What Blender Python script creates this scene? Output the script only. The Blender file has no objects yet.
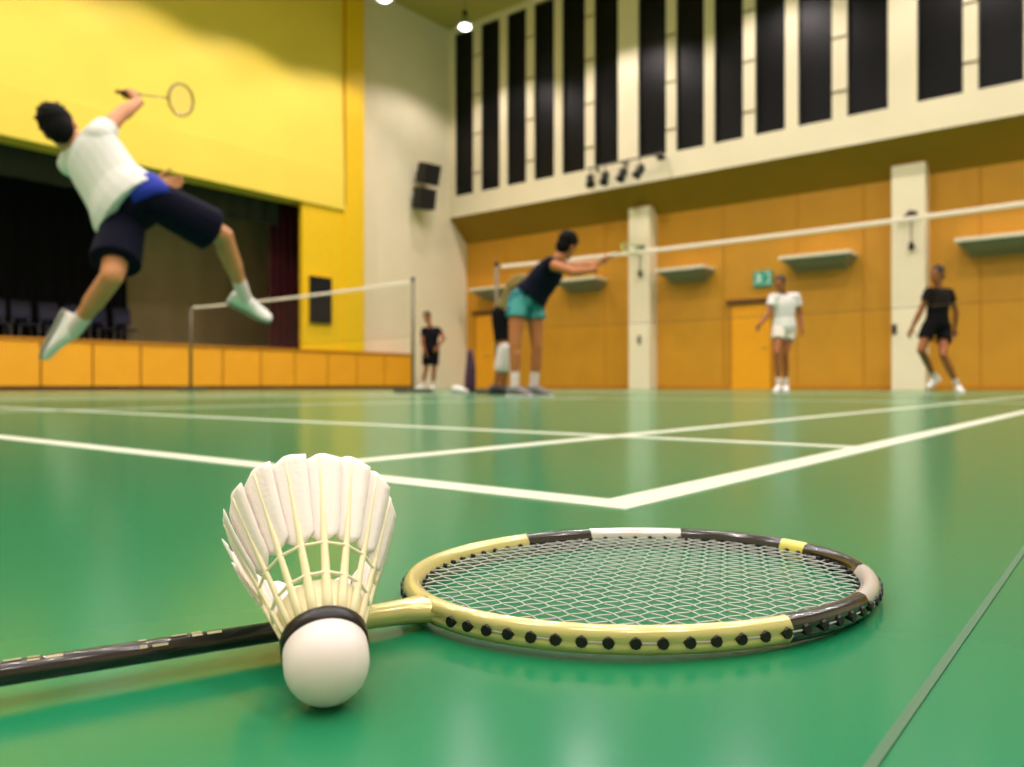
import bpy, bmesh, math, random
from mathutils import Vector as V, Matrix as M

random.seed(7)
sc = bpy.context.scene
COL = sc.collection
PI = math.pi
FPX = 785.0
TH = math.radians(38.66)
HOR = 385.5
CAM = V((0, 0, 0.1))
R_ = V((math.cos(TH), math.sin(TH), 0))
F_ = V((-math.sin(TH), math.cos(TH), 0))
U_ = V((0, 0, 1))


def P(px, py, Z):
    """world point seen at a place of the photograph, Z metres ahead of the lens"""
    return CAM + (F_ + R_ * ((px - 512) / FPX) + U_ * ((HOR - py) / FPX)) * Z


def CW(r, f, z):
    """camera-right, camera-forward, height -> world"""
    v = R_ * r + F_ * f
    return V((v.x, v.y, z))


# ------------------------------------------------------------------ materials
def srgb(h):
    def c(v):
        v /= 255.0
        return v / 12.92 if v <= 0.04045 else ((v + 0.055) / 1.055) ** 2.4
    return (c(h[0]), c(h[1]), c(h[2]), 1)


def mat(name, col, rough=0.6, metal=0.0, spec=0.4, vary=0.0, vscale=8.0, bump=0.0, bscale=60.0,
        emit=None, estr=0.0, sss=0.0, trans=0.0, col2=None, coat=0.0):
    m = bpy.data.materials.new(name)
    m.use_nodes = True
    nt = m.node_tree
    b = nt.nodes['Principled BSDF']
    b.inputs['Base Color'].default_value = srgb(col)
    b.inputs['Roughness'].default_value = rough
    b.inputs['Metallic'].default_value = metal
    b.inputs['Specular IOR Level'].default_value = spec
    if coat:
        b.inputs['Coat Weight'].default_value = coat
        b.inputs['Coat Roughness'].default_value = 0.12
    if sss:
        b.inputs['Subsurface Weight'].default_value = sss
        b.inputs['Subsurface Radius'].default_value = (0.01, 0.006, 0.004)
    if trans:
        b.inputs['Transmission Weight'].default_value = trans
    if emit:
        b.inputs['Emission Color'].default_value = srgb(emit)
        b.inputs['Emission Strength'].default_value = estr
    if vary or bump or col2:
        tc = nt.nodes.new('ShaderNodeTexCoord')
        n = nt.nodes.new('ShaderNodeTexNoise')
        n.inputs['Scale'].default_value = vscale
        n.inputs['Detail'].default_value = 4
        nt.links.new(tc.outputs['Object'], n.inputs['Vector'])
        if vary or col2:
            r = nt.nodes.new('ShaderNodeValToRGB')
            c = srgb(col)
            if col2:
                c2 = srgb(col2)
                r.color_ramp.elements[0].position = 0.45
                r.color_ramp.elements[1].position = 0.55
                r.color_ramp.elements[0].color = c
                r.color_ramp.elements[1].color = c2
            else:
                r.color_ramp.elements[0].position = 0.3
                r.color_ramp.elements[1].position = 0.7
                r.color_ramp.elements[0].color = tuple(min(1, v * (1 - vary)) for v in c[:3]) + (1,)
                r.color_ramp.elements[1].color = tuple(min(1, v * (1 + vary)) for v in c[:3]) + (1,)
            nt.links.new(n.outputs['Fac'], r.inputs['Fac'])
            nt.links.new(r.outputs['Color'], b.inputs['Base Color'])
        if bump:
            n2 = nt.nodes.new('ShaderNodeTexNoise')
            n2.inputs['Scale'].default_value = bscale
            n2.inputs['Detail'].default_value = 3
            nt.links.new(tc.outputs['Object'], n2.inputs['Vector'])
            bp = nt.nodes.new('ShaderNodeBump')
            bp.inputs['Strength'].default_value = bump
            bp.inputs['Distance'].default_value = 0.002
            nt.links.new(n2.outputs['Fac'], bp.inputs['Height'])
            nt.links.new(bp.outputs['Normal'], b.inputs['Normal'])
    return m


MT = dict(
    floor=mat('court_green_vinyl', (24, 122, 80), rough=0.2, spec=0.42, vary=0.06, vscale=1.3),
    seam=mat('vinyl_weld', (62, 104, 74), rough=0.5),
    line=mat('white_line_paint', (215, 222, 205), rough=0.35, vary=0.05, vscale=5),
    white_wall=mat('cream_wall_paint', (240, 226, 198), rough=0.8, vary=0.03, vscale=1.2),
    ceiling=mat('ceiling_paint', (196, 176, 96), rough=0.9, vary=0.04, vscale=1),
    yellow=mat('yellow_panel_paint', (246, 214, 82), rough=0.6, vary=0.03, vscale=0.8),
    pier=mat('deep_yellow_paint', (244, 196, 14), rough=0.6, vary=0.03),
    pierline=mat('ochre_joint', (176, 120, 10), rough=0.7),
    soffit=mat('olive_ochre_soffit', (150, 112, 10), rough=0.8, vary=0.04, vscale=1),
    wood=mat('orange_wood_panel', (202, 142, 32), rough=0.55, vary=0.05, vscale=1.6),
    wood_seam=mat('panel_joint', (188, 124, 22), rough=0.8),
    door=mat('door_orange', (240, 164, 22), rough=0.5, vary=0.03),
    header=mat('door_header_dark', (96, 58, 14), rough=0.6),
    stage_panel=mat('stage_front_orange', (242, 166, 36), rough=0.5, vary=0.04, vscale=2),
    stage_cap=mat('stage_lip', (190, 120, 24), rough=0.5),
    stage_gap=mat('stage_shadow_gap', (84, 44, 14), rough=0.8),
    stage_floor=mat('stage_boards', (60, 44, 30), rough=0.5, vary=0.1),
    stage_dark=mat('stage_black', (14, 13, 14), rough=0.9),
    backdrop=mat('taupe_backdrop', (206, 184, 140), rough=0.9, vary=0.05, vscale=2),
    blackcloth=mat('black_cloth', (8, 8, 16), rough=0.95),
    valance=mat('dark_grey_valance', (52, 52, 46), rough=0.9),
    maroon=mat('maroon_velvet', (74, 12, 26), rough=0.85, vary=0.2, vscale=5),
    window=mat('night_window_glass', (12, 11, 15), rough=0.4, spec=0.2, vary=0.15, vscale=0.7),
    frame=mat('window_frame_dark', (40, 36, 30), rough=0.5),
    clip=mat('mullion_clip_grey', (120, 108, 84), rough=0.5),
    black=mat('black_plastic', (10, 10, 11), rough=0.5, vary=0.1),
    blackmetal=mat('black_metal', (14, 14, 14), rough=0.4, metal=0.3),
    grey=mat('grey_metal', (120, 118, 112), rough=0.4, metal=0.6),
    grille=mat('speaker_mesh', (20, 20, 20), rough=0.7, bump=0.5, bscale=300),
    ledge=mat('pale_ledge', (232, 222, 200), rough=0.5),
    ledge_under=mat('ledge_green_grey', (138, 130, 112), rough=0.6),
    sign=mat('exit_green', (50, 150, 130), rough=0.4, emit=(50, 190, 140), estr=0.25),
    signwhite=mat('sign_white', (225, 240, 232), rough=0.4, emit=(230, 250, 240), estr=0.25),
    lampshade=mat('lamp_aluminium', (190, 190, 180), rough=0.35, metal=0.8),
    bulb=mat('lamp_lens_lit', (255, 250, 235), rough=0.4, emit=(255, 250, 236), estr=40),
    post=mat('grey_post_paint', (98, 92, 72), rough=0.4, metal=0.3),
    tape=mat('white_net_tape', (240, 222, 206), rough=0.7),
    netting=mat('brown_netting', (92, 70, 46), rough=0.8),
    bag=mat('purple_bag_cloth', (74, 44, 66), rough=0.8),
    bluechair=mat('dark_blue_plastic', (10, 12, 52), rough=0.4),
    cork=mat('white_cork_leather', (232, 222, 222), rough=0.42, spec=0.5),
    corkband=mat('black_band', (12, 10, 12), rough=0.35),
    feather=mat('white_feather', (238, 230, 226), rough=0.65, sss=0.0, bump=0.15, bscale=500),
    quill=mat('cream_quill', (236, 226, 186), rough=0.4),
    thread=mat('cream_thread', (240, 234, 204), rough=0.6),
    marking=mat('dull_cream_print', (176, 166, 132), rough=0.5),
    gold=mat('pale_gold_lacquer', (208, 200, 132), rough=0.25, metal=0.25, spec=0.6, coat=0.6),
    rblack=mat('black_lacquer', (12, 12, 13), rough=0.22, spec=0.6, coat=0.6),
    silver=mat('silver_lacquer', (206, 206, 204), rough=0.25, metal=0.3, coat=0.5),
    ryellow=mat('yellow_lacquer', (214, 208, 96), rough=0.3, coat=0.4),
    string=mat('white_string', (190, 190, 190), rough=0.4),
    grommet=mat('black_grommet', (14, 14, 12), rough=0.5),
    shaft=mat('black_shaft', (26, 15, 20), rough=0.25, spec=0.5, coat=0.5),
    grip=mat('black_grip_tape', (20, 18, 20), rough=0.8, bump=0.4, bscale=300),
    greenframe=mat('lime_green_lacquer', (120, 168, 30), rough=0.35),
    skin=mat('skin', (196, 132, 88), rough=0.55, vary=0.05, vscale=9, sss=0.05),
    skin_dark=mat('skin_tan', (150, 88, 48), rough=0.55, vary=0.05, vscale=9, sss=0.05),
    skin_mid=mat('skin_warm', (176, 108, 62), rough=0.55, vary=0.05, vscale=9, sss=0.05),
    lip=mat('lips', (128, 62, 52), rough=0.5),
    eye=mat('eye_dark', (22, 14, 12), rough=0.2),
    hair=mat('black_hair', (6, 5, 5), spec=0.15, rough=0.8, bump=0.6, bscale=120),
    hair_brown=mat('dark_brown_hair', (44, 24, 16), rough=0.6, bump=0.6, bscale=120),
    shirt_white=mat('white_jersey', (226, 224, 224), rough=0.85, bump=0.3, bscale=14),
    shirt_navy=mat('navy_jersey', (10, 15, 32), spec=0.15, rough=0.9, bump=0.3, bscale=14),
    shirt_black=mat('black_jersey', (12, 11, 16), spec=0.15, rough=0.9, bump=0.3, bscale=14),
    shirt_olive=mat('olive_jersey', (104, 92, 40), rough=0.85, bump=0.3, bscale=14),
    shorts_navy=mat('navy_shorts', (8, 9, 30), spec=0.15, rough=0.9, bump=0.3, bscale=14),
    shorts_blue=mat('bright_blue_cloth', (20, 44, 160), rough=0.8),
    shorts_teal=mat('teal_white_shorts', (16, 100, 108), rough=0.8, vscale=9, col2=(74, 156, 158)),
    shorts_white=mat('white_shorts', (224, 214, 206), rough=0.85),
    shorts_black=mat('black_shorts', (9, 8, 12), spec=0.15, rough=0.9),
    sock=mat('white_sock', (222, 206, 206), rough=0.9),
    shoe_white=mat('white_shoe', (222, 222, 220), rough=0.5),
    shoe_grey=mat('grey_shoe', (120, 116, 116), rough=0.5),
    shoe_dark=mat('dark_shoe', (44, 40, 44), rough=0.5),
    sole_grey=mat('grey_sole', (150, 152, 140), rough=0.6),
)


# ------------------------------------------------------------------ mesh helpers
class MB:
    def __init__(self):
        self.bm = bmesh.new()
        self.mi = 0

    def box(self, c, s, rot=None, bevel=0.0):
        """box by centre and full sizes"""
        tmp = bmesh.new()
        bmesh.ops.create_cube(tmp, size=1)
        for v in tmp.verts:
            v.co = V((v.co.x * s[0], v.co.y * s[1], v.co.z * s[2]))
        if bevel:
            bmesh.ops.bevel(tmp, geom=tmp.edges[:], offset=bevel, segments=2, affect='EDGES', profile=0.6)
        mm = M.Translation(V(c)) @ (rot.to_4x4() if rot else M.Identity(4))
        vs = [self.bm.verts.new(mm @ v.co) for v in tmp.verts]
        tmp.verts.index_update()
        for f in tmp.faces:
            nf = self.bm.faces.new([vs[v.index] for v in f.verts])
            nf.material_index = self.mi
        tmp.free()
        return self

    def bb(self, x0, x1, y0, y1, z0, z1, bevel=0.0):
        return self.box(((x0 + x1) / 2, (y0 + y1) / 2, (z0 + z1) / 2), (x1 - x0, y1 - y0, z1 - z0), None, bevel)

    def loft(self, st, n=16, caps=True):
        """st: list of (centre, ux, uy, rx, ry)"""
        rings = []
        for c, ux, uy, rx, ry in st:
            rings.append([self.bm.verts.new(c + ux * (rx * math.cos(2 * PI * k / n)) + uy * (ry * math.sin(2 * PI * k / n)))
                          for k in range(n)])
        for a, b in zip(rings, rings[1:]):
            for k in range(n):
                f = self.bm.faces.new((a[k], a[(k + 1) % n], b[(k + 1) % n], b[k]))
                f.material_index = self.mi
        if caps:
            for r, rev in ((rings[0], True), (rings[-1], False)):
                f = self.bm.faces.new(r[::-1] if rev else r)
                f.material_index = self.mi
        return self

    def tube(self, pts, rad, n=8, caps=True):
        pts = [V(p) for p in pts]
        rr = rad if isinstance(rad, (list, tuple)) else [rad] * len(pts)
        st = []
        ux = None
        for i, p in enumerate(pts):
            d = (pts[min(i + 1, len(pts) - 1)] - pts[max(i - 1, 0)]).normalized()
            if ux is None:
                a = V((0, 0, 1)) if abs(d.z) < 0.9 else V((1, 0, 0))
                ux = (a - d * a.dot(d)).normalized()
            else:
                ux = (ux - d * ux.dot(d)).normalized()
            uy = d.cross(ux)
            st.append((p, ux, uy, rr[i], rr[i]))
        return self.loft(st, n, caps)

    def cap(self, p0, p1, r0, r1, n=14, flat=1.0, fx=None):
        """capsule with round ends; flat squashes along the second axis"""
        p0, p1 = V(p0), V(p1)
        d = (p1 - p0)
        L = d.length
        d = d.normalized() if L > 1e-6 else V((0, 0, 1))
        a = fx if fx is not None else (V((0, 0, 1)) if abs(d.z) < 0.9 else V((1, 0, 0)))
        ux = (a - d * a.dot(d)).normalized()
        uy = d.cross(ux)
        st = []
        for q in (80, 55, 28, 0):
            t = math.radians(q)
            st.append((p0 - d * (r0 * math.sin(t)), ux, uy, r0 * math.cos(t), r0 * math.cos(t) * flat))
        if L > 1e-6:
            for k in range(1, 4):
                t = k / 4
                r = r0 + (r1 - r0) * t
                st.append((p0 + d * L * t, ux, uy, r, r * flat))
        for q in (0, 28, 55, 80):
            t = math.radians(q)
            st.append((p1 + d * (r1 * math.sin(t)), ux, uy, r1 * math.cos(t), r1 * math.cos(t) * flat))
        return self.loft(st, n)

    def ell(self, c, ux, uy, uz, rx, ry, rz, n=16):
        st = []
        for q in (-82, -62, -42, -21, 0, 21, 42, 62, 82):
            t = math.radians(q)
            st.append((V(c) + uz * (rz * math.sin(t)), ux, uy, rx * math.cos(t), ry * math.cos(t)))
        return self.loft(st, n)

    def lathe(self, prof, n=32, axis='z', caps=True):
        """prof: (radius, height) list"""
        if axis == 'z':
            return self.loft([(V((0, 0, h)), V((1, 0, 0)), V((0, 1, 0)), r, r) for r, h in prof], n, caps)
        return self.loft([(V((h, 0, 0)), V((0, 1, 0)), V((0, 0, 1)), r, r) for r, h in prof], n, caps)

    def poly(self, pts, ext):
        """prism: polygon extruded by vector ext"""
        a = [self.bm.verts.new(V(p)) for p in pts]
        b = [self.bm.verts.new(V(p) + V(ext)) for p in pts]
        n = len(a)
        for f in ([a[k] for k in range(n)][::-1], [b[k] for k in range(n)]):
            self.bm.faces.new(f).material_index = self.mi
        for k in range(n):
            self.bm.faces.new((a[k], a[(k + 1) % n], b[(k + 1) % n], b[k])).material_index = self.mi
        return self

    def build(self, name, m, parent=None, smooth=False, remesh=0.0, smo=2, loc=None):
        bmesh.ops.recalc_face_normals(self.bm, faces=self.bm.faces[:])
        me = bpy.data.meshes.new(name)
        self.bm.to_mesh(me)
        self.bm.free()
        ms = m if isinstance(m, (list, tuple)) else [m]
        for x in ms:
            me.materials.append(MT[x])
        o = bpy.data.objects.new(name, me)
        COL.objects.link(o)
        if remesh:
            r = o.modifiers.new('r', 'REMESH')
            r.mode = 'VOXEL'
            r.voxel_size = remesh
            r.use_smooth_shade = True
            s = o.modifiers.new('s', 'SMOOTH')
            s.factor = 0.6
            s.iterations = smo
            dg = bpy.context.evaluated_depsgraph_get()
            me2 = bpy.data.meshes.new_from_object(o.evaluated_get(dg))
            o.modifiers.clear()
            o.data = me2
            bpy.data.meshes.remove(me)
            me2.name = name
            if not me2.materials:
                for x in ms:
                    me2.materials.append(MT[x])
            me = me2
            smooth = True
        if smooth:
            me.polygons.foreach_set('use_smooth', [True] * len(me.polygons))
        if smooth == 'auto':
            pass
        if parent:
            o.parent = parent
        if loc is not None:
            o.location = loc
        return o


def tag(o, label=None, cat=None, group=None, kind=None):
    if label:
        o['label'] = label
    if cat:
        o['category'] = cat
    if group:
        o['group'] = group
    if kind:
        o['kind'] = kind
    return o


def empty(name, loc=(0, 0, 0), mw=None):
    o = bpy.data.objects.new(name, None)
    o.empty_display_size = 0.1
    COL.objects.link(o)
    if mw is not None:
        o.matrix_world = mw
    else:
        o.location = loc
    return o


def struct(name, mb, m, parent=None, smooth=False):
    o = mb.build(name, m, parent, smooth)
    if parent is None:
        o['kind'] = 'structure'
    return o


def copy_tree(o, parent=None):
    c = o.copy()
    COL.objects.link(c)
    if parent is not None:
        c.parent = parent
    for ch in list(o.children):
        copy_tree(ch, c)
    return c


# ------------------------------------------------------------------ room
XW, XS, YB, YW = -17.0, -16.5, 18.9, 18.12     # white wall, stage front plane, lower back wall, upper back wall
XR, YR, HC = 9.0, -6.0, 11.3
struct('floor', MB().bb(XW - 0.2, XR, YR, YB + 0.2, -0.2, 0), 'floor')
struct('ceiling', MB().bb(XW - 8, XR + .2, YR - .2, YB + 0.2, HC, HC + 0.2), 'ceiling')
struct('wall_right', MB().bb(XR, XR + 0.2, YR, YB, 0, HC), 'white_wall')
struct('wall_rear', MB().bb(XW - 8, XR, YR - 0.2, YR, 0, HC), 'white_wall')
# left wall beyond the stage mouth (cream)
struct('wall_left', MB().bb(XW - 0.3, XW, 14.2, YB + 0.2, 0, HC), 'white_wall')
# back wall: orange lower part, sloped ochre soffit, cream upper part
wl = MB().bb(XW, XR, YB, YB + 0.2, 0, 5.0)
struct('wall_back', wl, 'wood')
ws = MB()
for xs in (-15.35, -14.0, -11.75, -8.25, -6.4, -4.9, -2.6, -0.9, 1.6, 3.2, 5):
    ws.bb(xs - 0.012, xs + 0.012, YB - 0.012, YB, 0.1, 4.68)
struct('trim_1', ws, 'wood_seam')
struct('baseboard_back', MB().bb(XW, XR, YB - 0.03, YB, 0, 0.1), 'wood_seam')
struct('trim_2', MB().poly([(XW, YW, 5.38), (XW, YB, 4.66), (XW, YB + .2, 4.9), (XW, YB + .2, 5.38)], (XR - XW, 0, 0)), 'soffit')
# windows of the upper band
wpx = [(455, 473), (481, 499.5), (507, 526), (534, 554), (562, 585), (594, 618), (638, 666), (676, 704), (714, 743), (755, 785),
       (798, 832), (847, 888), (917, 963), (978, 1024)]


def xon(px, Y):
    r = (px - 512) / FPX
    c, s = math.cos(TH), math.sin(TH)
    return (r * c * Y - s * Y) / (c + s * r)


wx = [(xon(a, YW), xon(b, YW)) for a, b in wpx]
w_ = wx[-1][1] - wx[-1][0]
x = wx[-1][1] + 0.22
while x + w_ < XR - 0.5:
    wx.append((x, x + w_))
    x += w_ + 0.25
WZ0, WZ1 = 6.03, 11.12
up = MB().bb(XW, XR, YW, YB + .2, 5.38, WZ0)
up.bb(XW, XR, YW, YB + .2, WZ1, HC)
ex = XW
for a, b in wx:
    up.bb(ex, a, YW, YB + .2, WZ0, WZ1)
    ex = b
up.bb(ex, XR, YW, YB + .2, WZ0, WZ1)
struct('wall_upper', up, 'white_wall')
for i, (a, b) in enumerate(wx):
    w = empty('window_%d' % (i + 1), ((a + b) / 2, YW, WZ0))
    w['kind'] = 'structure'
    cx = (a + b) / 2
    hw = (b - a) / 2
    MB().bb(-hw, hw, 0.10, 0.13, 0, WZ1 - WZ0).build('glass_pane', 'window', w)
    f = MB().bb(-hw, -hw + 0.03, 0.04, 0.10, 0, WZ1 - WZ0).bb(hw - 0.03, hw, 0.04, 0.10, 0, WZ1 - WZ0)
    f.bb(-hw + 0.03, hw - 0.03, 0.04, 0.10, 0, 0.04).bb(-hw + 0.03, hw - 0.03, 0.04, 0.10, WZ1 - WZ0 - 0.04, WZ1 - WZ0)
    f.build('window_frame', 'frame', w)
# little ties on every second mullion
cl = MB()
for i in (0, 2, 4, 6, 8, 10, 12):
    a, b = wx[i][1], wx[i + 1][0]
    for z in (6.6, 7.8, 9.0, 10.2):
        cl.bb(a, b, YW - 0.02, YW, z, z + 0.035)
struct('trim_3', cl, 'clip')

# --- stage side: fascia, pier, stage front
fa = MB()
fa.poly([(XS, 0, 4.76), (XS, 0, 5.74), (XS - .004, 0, 5.76), (XS - 0.16, 0, HC), (XS - 0.6, 0, HC), (XS - 0.6, 0, 4.76)], (0, 13.5 + 6, 0))
for v in fa.bm.verts:
    v.co.y -= 6
struct('wall_stage', fa, 'yellow')
pm = MB().bb(XS - 0.18, XS - 0.06, 12.2, 13.5, 1.02, 4.76)
pm.bb(XW - 0.5, XS - 0.02, 13.5, 14.2, 1.02, HC)
struct('wall_pier', pm, 'pier')
struct('trim_4', MB().bb(XS - 0.02, XS, 13.5, 13.55, 4.9, HC), 'pierline')
# stage block
YE = 16.05
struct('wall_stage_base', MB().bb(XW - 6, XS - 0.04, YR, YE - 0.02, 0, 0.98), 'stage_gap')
sf = MB()
edges = [-6, -4.8, -3.6, -2.4, -1.2, 0.0, 1.2, 2.4, 3.6, 4.8]
for px in (41, 93, 141, 190, 223, 261, 295, 328, 357, 385, 414.5):
    r = (px - 512) / FPX
    c, s = math.cos(TH), math.sin(TH)
    # point on X = XS :  r*( -s*X + c*Y ) = c*X + s*Y
    edges.append((r * s * XS + c * XS) / (r * c - s))
edges = sorted(e for e in edges)
pl = []
for e in edges:
    if not pl or e - pl[-1] > 0.5:
        pl.append(e)
for a, b in zip(pl, pl[1:]):
    sf.bb(XS - 0.04, XS, a + 0.018, b - 0.018, 0.09, 0.95, bevel=0.004)
sf.bb(XS - 0.5, XS, pl[-1] - 0.014, pl[-1], 0, 0.95)
struct('trim_5', sf, 'stage_panel')
struct('trim_6', MB().bb(XS - 0.45, XS + 0.02, YR, pl[-1], 0.96, 1.02, bevel=.005), 'stage_cap')
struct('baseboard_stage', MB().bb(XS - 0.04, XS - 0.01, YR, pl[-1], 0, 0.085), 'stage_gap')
struct('trim_7', MB().bb(XW - 6, XS - 0.45, YR, YE - 0.02, 0.98, 1.02), 'stage_floor')
struct('wall_stage_rear', MB().bb(XW - 6.2, XW - 6, YR, YE, 0, HC), 'stage_dark')
struct('wall_stage_side', MB().bb(XW - 6, XW - 0.3, 15.2, 15.4, 1.02, HC), 'stage_dark')
struct('wall_stage_top', MB().bb(XW - 6, XS - 0.6, YR, 15.2, 6.2, 6.3), 'stage_dark')


def cloth(name, x, y0, y1, z0, z1, m, label, cat, amp=0.05, wl=0.28, group=None):
    mb = MB()
    n = max(8, int((y1 - y0) / wl * 8))
    pa, pb = [], []
    for i in range(n + 1):
        y = y0 + (y1 - y0) * i / n
        dx = amp * math.sin(2 * PI * (y - y0) / wl)
        pa.append((x + dx, y, z0))
        pb.append((x + dx - 0.02, y, z0))
    mb.poly(pa + pb[::-1], (0, 0, z1 - z0))
    o = mb.build(name, m)
    return tag(o, label, cat, group)


cloth('backdrop_curtain', -21.2, 8.2, 15.1, 1.03, 6.1, 'backdrop', 'wide taupe backdrop curtain hanging at the rear of the stage', 'curtain', 0.012, 0.9)
cloth('stage_curtain', -20.6, -5.5, 9.7, 1.03, 6.1, 'blackcloth', 'black curtain covering the left part of the stage', 'curtain', 0.06, 0.4)
cloth('stage_curtain', -17.9, 12.15, 13.3, 1.03, 5.5, 'maroon', 'narrow dark maroon curtain gathered at the right side of the stage', 'curtain', 0.05, 0.22)
cloth('stage_valance', -17.5, -5.5, 12.15, 4.25, 5.6, 'valance', 'dark grey valance hanging behind the yellow fascia', 'valance', 0.03, 0.5)
# dark recess box on pier
py0, py1 = 12.38, 13.08
pb = empty('wall_cabinet', (XS - 0.06, (py0 + py1) / 2, 2.3))
tag(pb, 'dark rectangular box fixed to the yellow pier beside the stage', 'cabinet')
MB().bb(0, 0.08, -0.34, 0.34, -0.60, 0.60, bevel=0.01).build('cabinet_body', 'black', pb)
MB().bb(0.08, 0.09, -0.28, 0.28, -0.54, 0.54).build('cabinet_door', 'stage_dark', pb)
tk = MB().bb(0, 0.03, -0.38, -0.34, -0.64, 0.64).bb(0, 0.03, 0.34, 0.38, -0.64, 0.64).bb(0, 0.03, -0.34, 0.34, 0.60, 0.64).bb(0, 0.03, -0.34, 0.34, -0.64, -0.60)
tk.build('cabinet_frame', 'pier', pb)

# chairs on the stage
ch = empty('stacking_chair')
tag(ch, 'dark blue plastic chair in the row at the back of the dark stage', 'chair', 'dark blue chairs on the stage')
MB().box((0, 0, 0.45), (0.44, 0.44, 0.04), None, 0.012).build('seat', 'bluechair', ch)
MB().box((-0.22, 0, 0.80), (0.035, 0.42, 0.42), M.Rotation(math.radians(-8), 3, 'Y'), 0.012).build('backrest', 'bluechair', ch)
for sx in (-1, 1):
    for sy in (-1, 1):
        MB().tube([(0.19 * sx, 0.19 * sy, 0.43), (0.22 * sx, 0.21 * sy, 0.0)], 0.012).build('leg', 'grey', ch)
for sy in (-1, 1):
    MB().tube([(-0.19, 0.17 * sy, 0.43), (-0.23, 0.17 * sy, 0.75)], 0.012).build('back_post', 'grey', ch)
for k in range(9):
    c = ch if k == 0 else copy_tree(ch)
    c.location = (-19.6, 9.2 - 0.56 * k, 1.02)
    c.rotation_euler = (0, 0, 0.08 * math.sin(k * 2.1))

# --- doors in the orange wall
def door(n, x0, x1, h, leaves=1):
    d = empty('door_%d' % n, ((x0 + x1) / 2, YB, 0))
    d['kind'] = 'structure'
    hw = (x1 - x0) / 2
    for k in range(leaves):
        a = -hw + 0.05 + (2 * hw - 0.1) * k / leaves
        b = -hw + 0.05 + (2 * hw - 0.1) * (k + 1) / leaves - 0.006
        MB().bb(a, b, -0.035, 0, 0.01, h - 0.05, bevel=0.004).build('door_leaf', 'door', d)
        hx = b - 0.09 if k == 0 else a + 0.09
        MB().tube([(hx, -0.035, 1.02), (hx, -0.085, 1.02), (hx - 0.10, -0.085, 1.02)], 0.011).build('door_handle', 'grey', d, True)
    f = MB().bb(-hw, -hw + 0.05, -0.05, 0, 0, h).bb(hw - 0.05, hw, -0.05, 0, 0, h)
    f.build('door_frame', 'wood_seam', d)
    MB().bb(-hw - 0.08, hw + 0.08, -0.09, 0, h, h + 0.11, bevel=.004).build('door_header', 'header', d)


door(1, -8.07, -6.98, 2.13)
door(2, -16.62, -15.45, 2.35, 2)

# --- exit sign
es = empty('exit_sign', (-7.22, YB, 2.72))
tag(es, 'small teal green exit sign on the orange wall above the door', 'sign')
MB().bb(-0.23, 0.23, -0.07, 0, -0.19, 0.19, bevel=0.01).build('sign_box', 'sign', es)
rm = MB()
y = -0.078


def q2(pts):
    rm.poly([(p[0], y, p[1]) for p in pts], (0, 0.012, 0))


q2([(-0.13, 0.10), (-0.09, 0.10), (-0.09, 0.14), (-0.13, 0.14)])
q2([(-0.14, 0.08), (-0.08, 0.09), (-0.06, 0.0), (-0.11, -0.01)])
q2([(-0.11, -0.01), (-0.07, 0.0), (-0.02, -0.05), (-0.04, -0.12), (-0.07, -0.11), (-0.06, -0.06)])
q2([(-0.11, -0.01), (-0.08, -0.02), (-0.12, -0.09), (-0.19, -0.11), (-0.19, -0.08), (-0.14, -0.06)])
q2([(-0.09, 0.08), (-0.03, 0.03), (0.0, 0.05), (-0.01, 0.07), (-0.04, 0.06), (-0.08, 0.09)])
q2([(0.06, -0.13), (0.19, -0.13), (0.19, 0.14), (0.06, 0.14), (0.06, 0.12), (0.17, 0.12), (0.17, -0.11), (0.06, -0.11)])
rm.build('sign_pictogram', 'signwhite', es)

# --- columns
def column(x0, x1, top=4.86):
    yf = YB - 0.42
    c = struct('wall_column', MB().bb(x0, x1, yf, YB, 0, top, bevel=0.008), 'white_wall')
    return c


cols = [(-10.76, -10.13), (-4.22, -3.56), (2.5, 3.15)]
for a, b in cols:
    column(a, b)
names = ['between the second and third wall ledges', 'behind the man in black at right', 'out by the right wall']
for i, (a, b) in enumerate(cols[:2]):
    hk = empty('wall_bracket', ((a + b) / 2 + 0.08, YB - 0.42, 3.72))
    tag(hk, ['dark hook bracket with hanging weight on the cream column behind the lime racket',
             'dark hook bracket with hanging weight on the cream column near the man in black'][i], 'bracket')
    MB().box((0, -0.04, 0.04), (0.20, 0.08, 0.12), None, 0.01).tube([(0, -0.05, 0.05), (0, -0.20, 0.10)], 0.02).build('hook', 'black', hk)
    MB().tube([(-0.10, -0.06, 0.02), (-0.26, -0.08, -0.10)], 0.035).build('arm', 'black', hk)
    MB().tube([(0, -0.08, 0.0), (0, -0.08, -0.55)], 0.014).build('cord', 'grey', hk)
    MB().lathe([(0.02, 0.05), (0.05, 0.02), (0.06, -0.08), (0.03, -0.14)], 12).build('weight', 'black', hk, True, loc=(0, -0.08, -0.60))
    sk = empty('wall_socket', (a + 0.06 if i else b - 0.30, YB - 0.42, 1.32))
    tag(sk, ['small grey wall socket low on the cream column behind the lime racket',
             'small dark wall socket low on the cream column near the man in black'][i], 'socket')
    MB().box((0, -0.015, 0), (0.09, 0.03, 0.22), None, 0.006).build('socket_plate', ['grey', 'black'][i], sk)
    MB().box((0, -0.034, 0.03), (0.03, 0.01, 0.04), None).build('switch', 'clip', sk)

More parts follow.
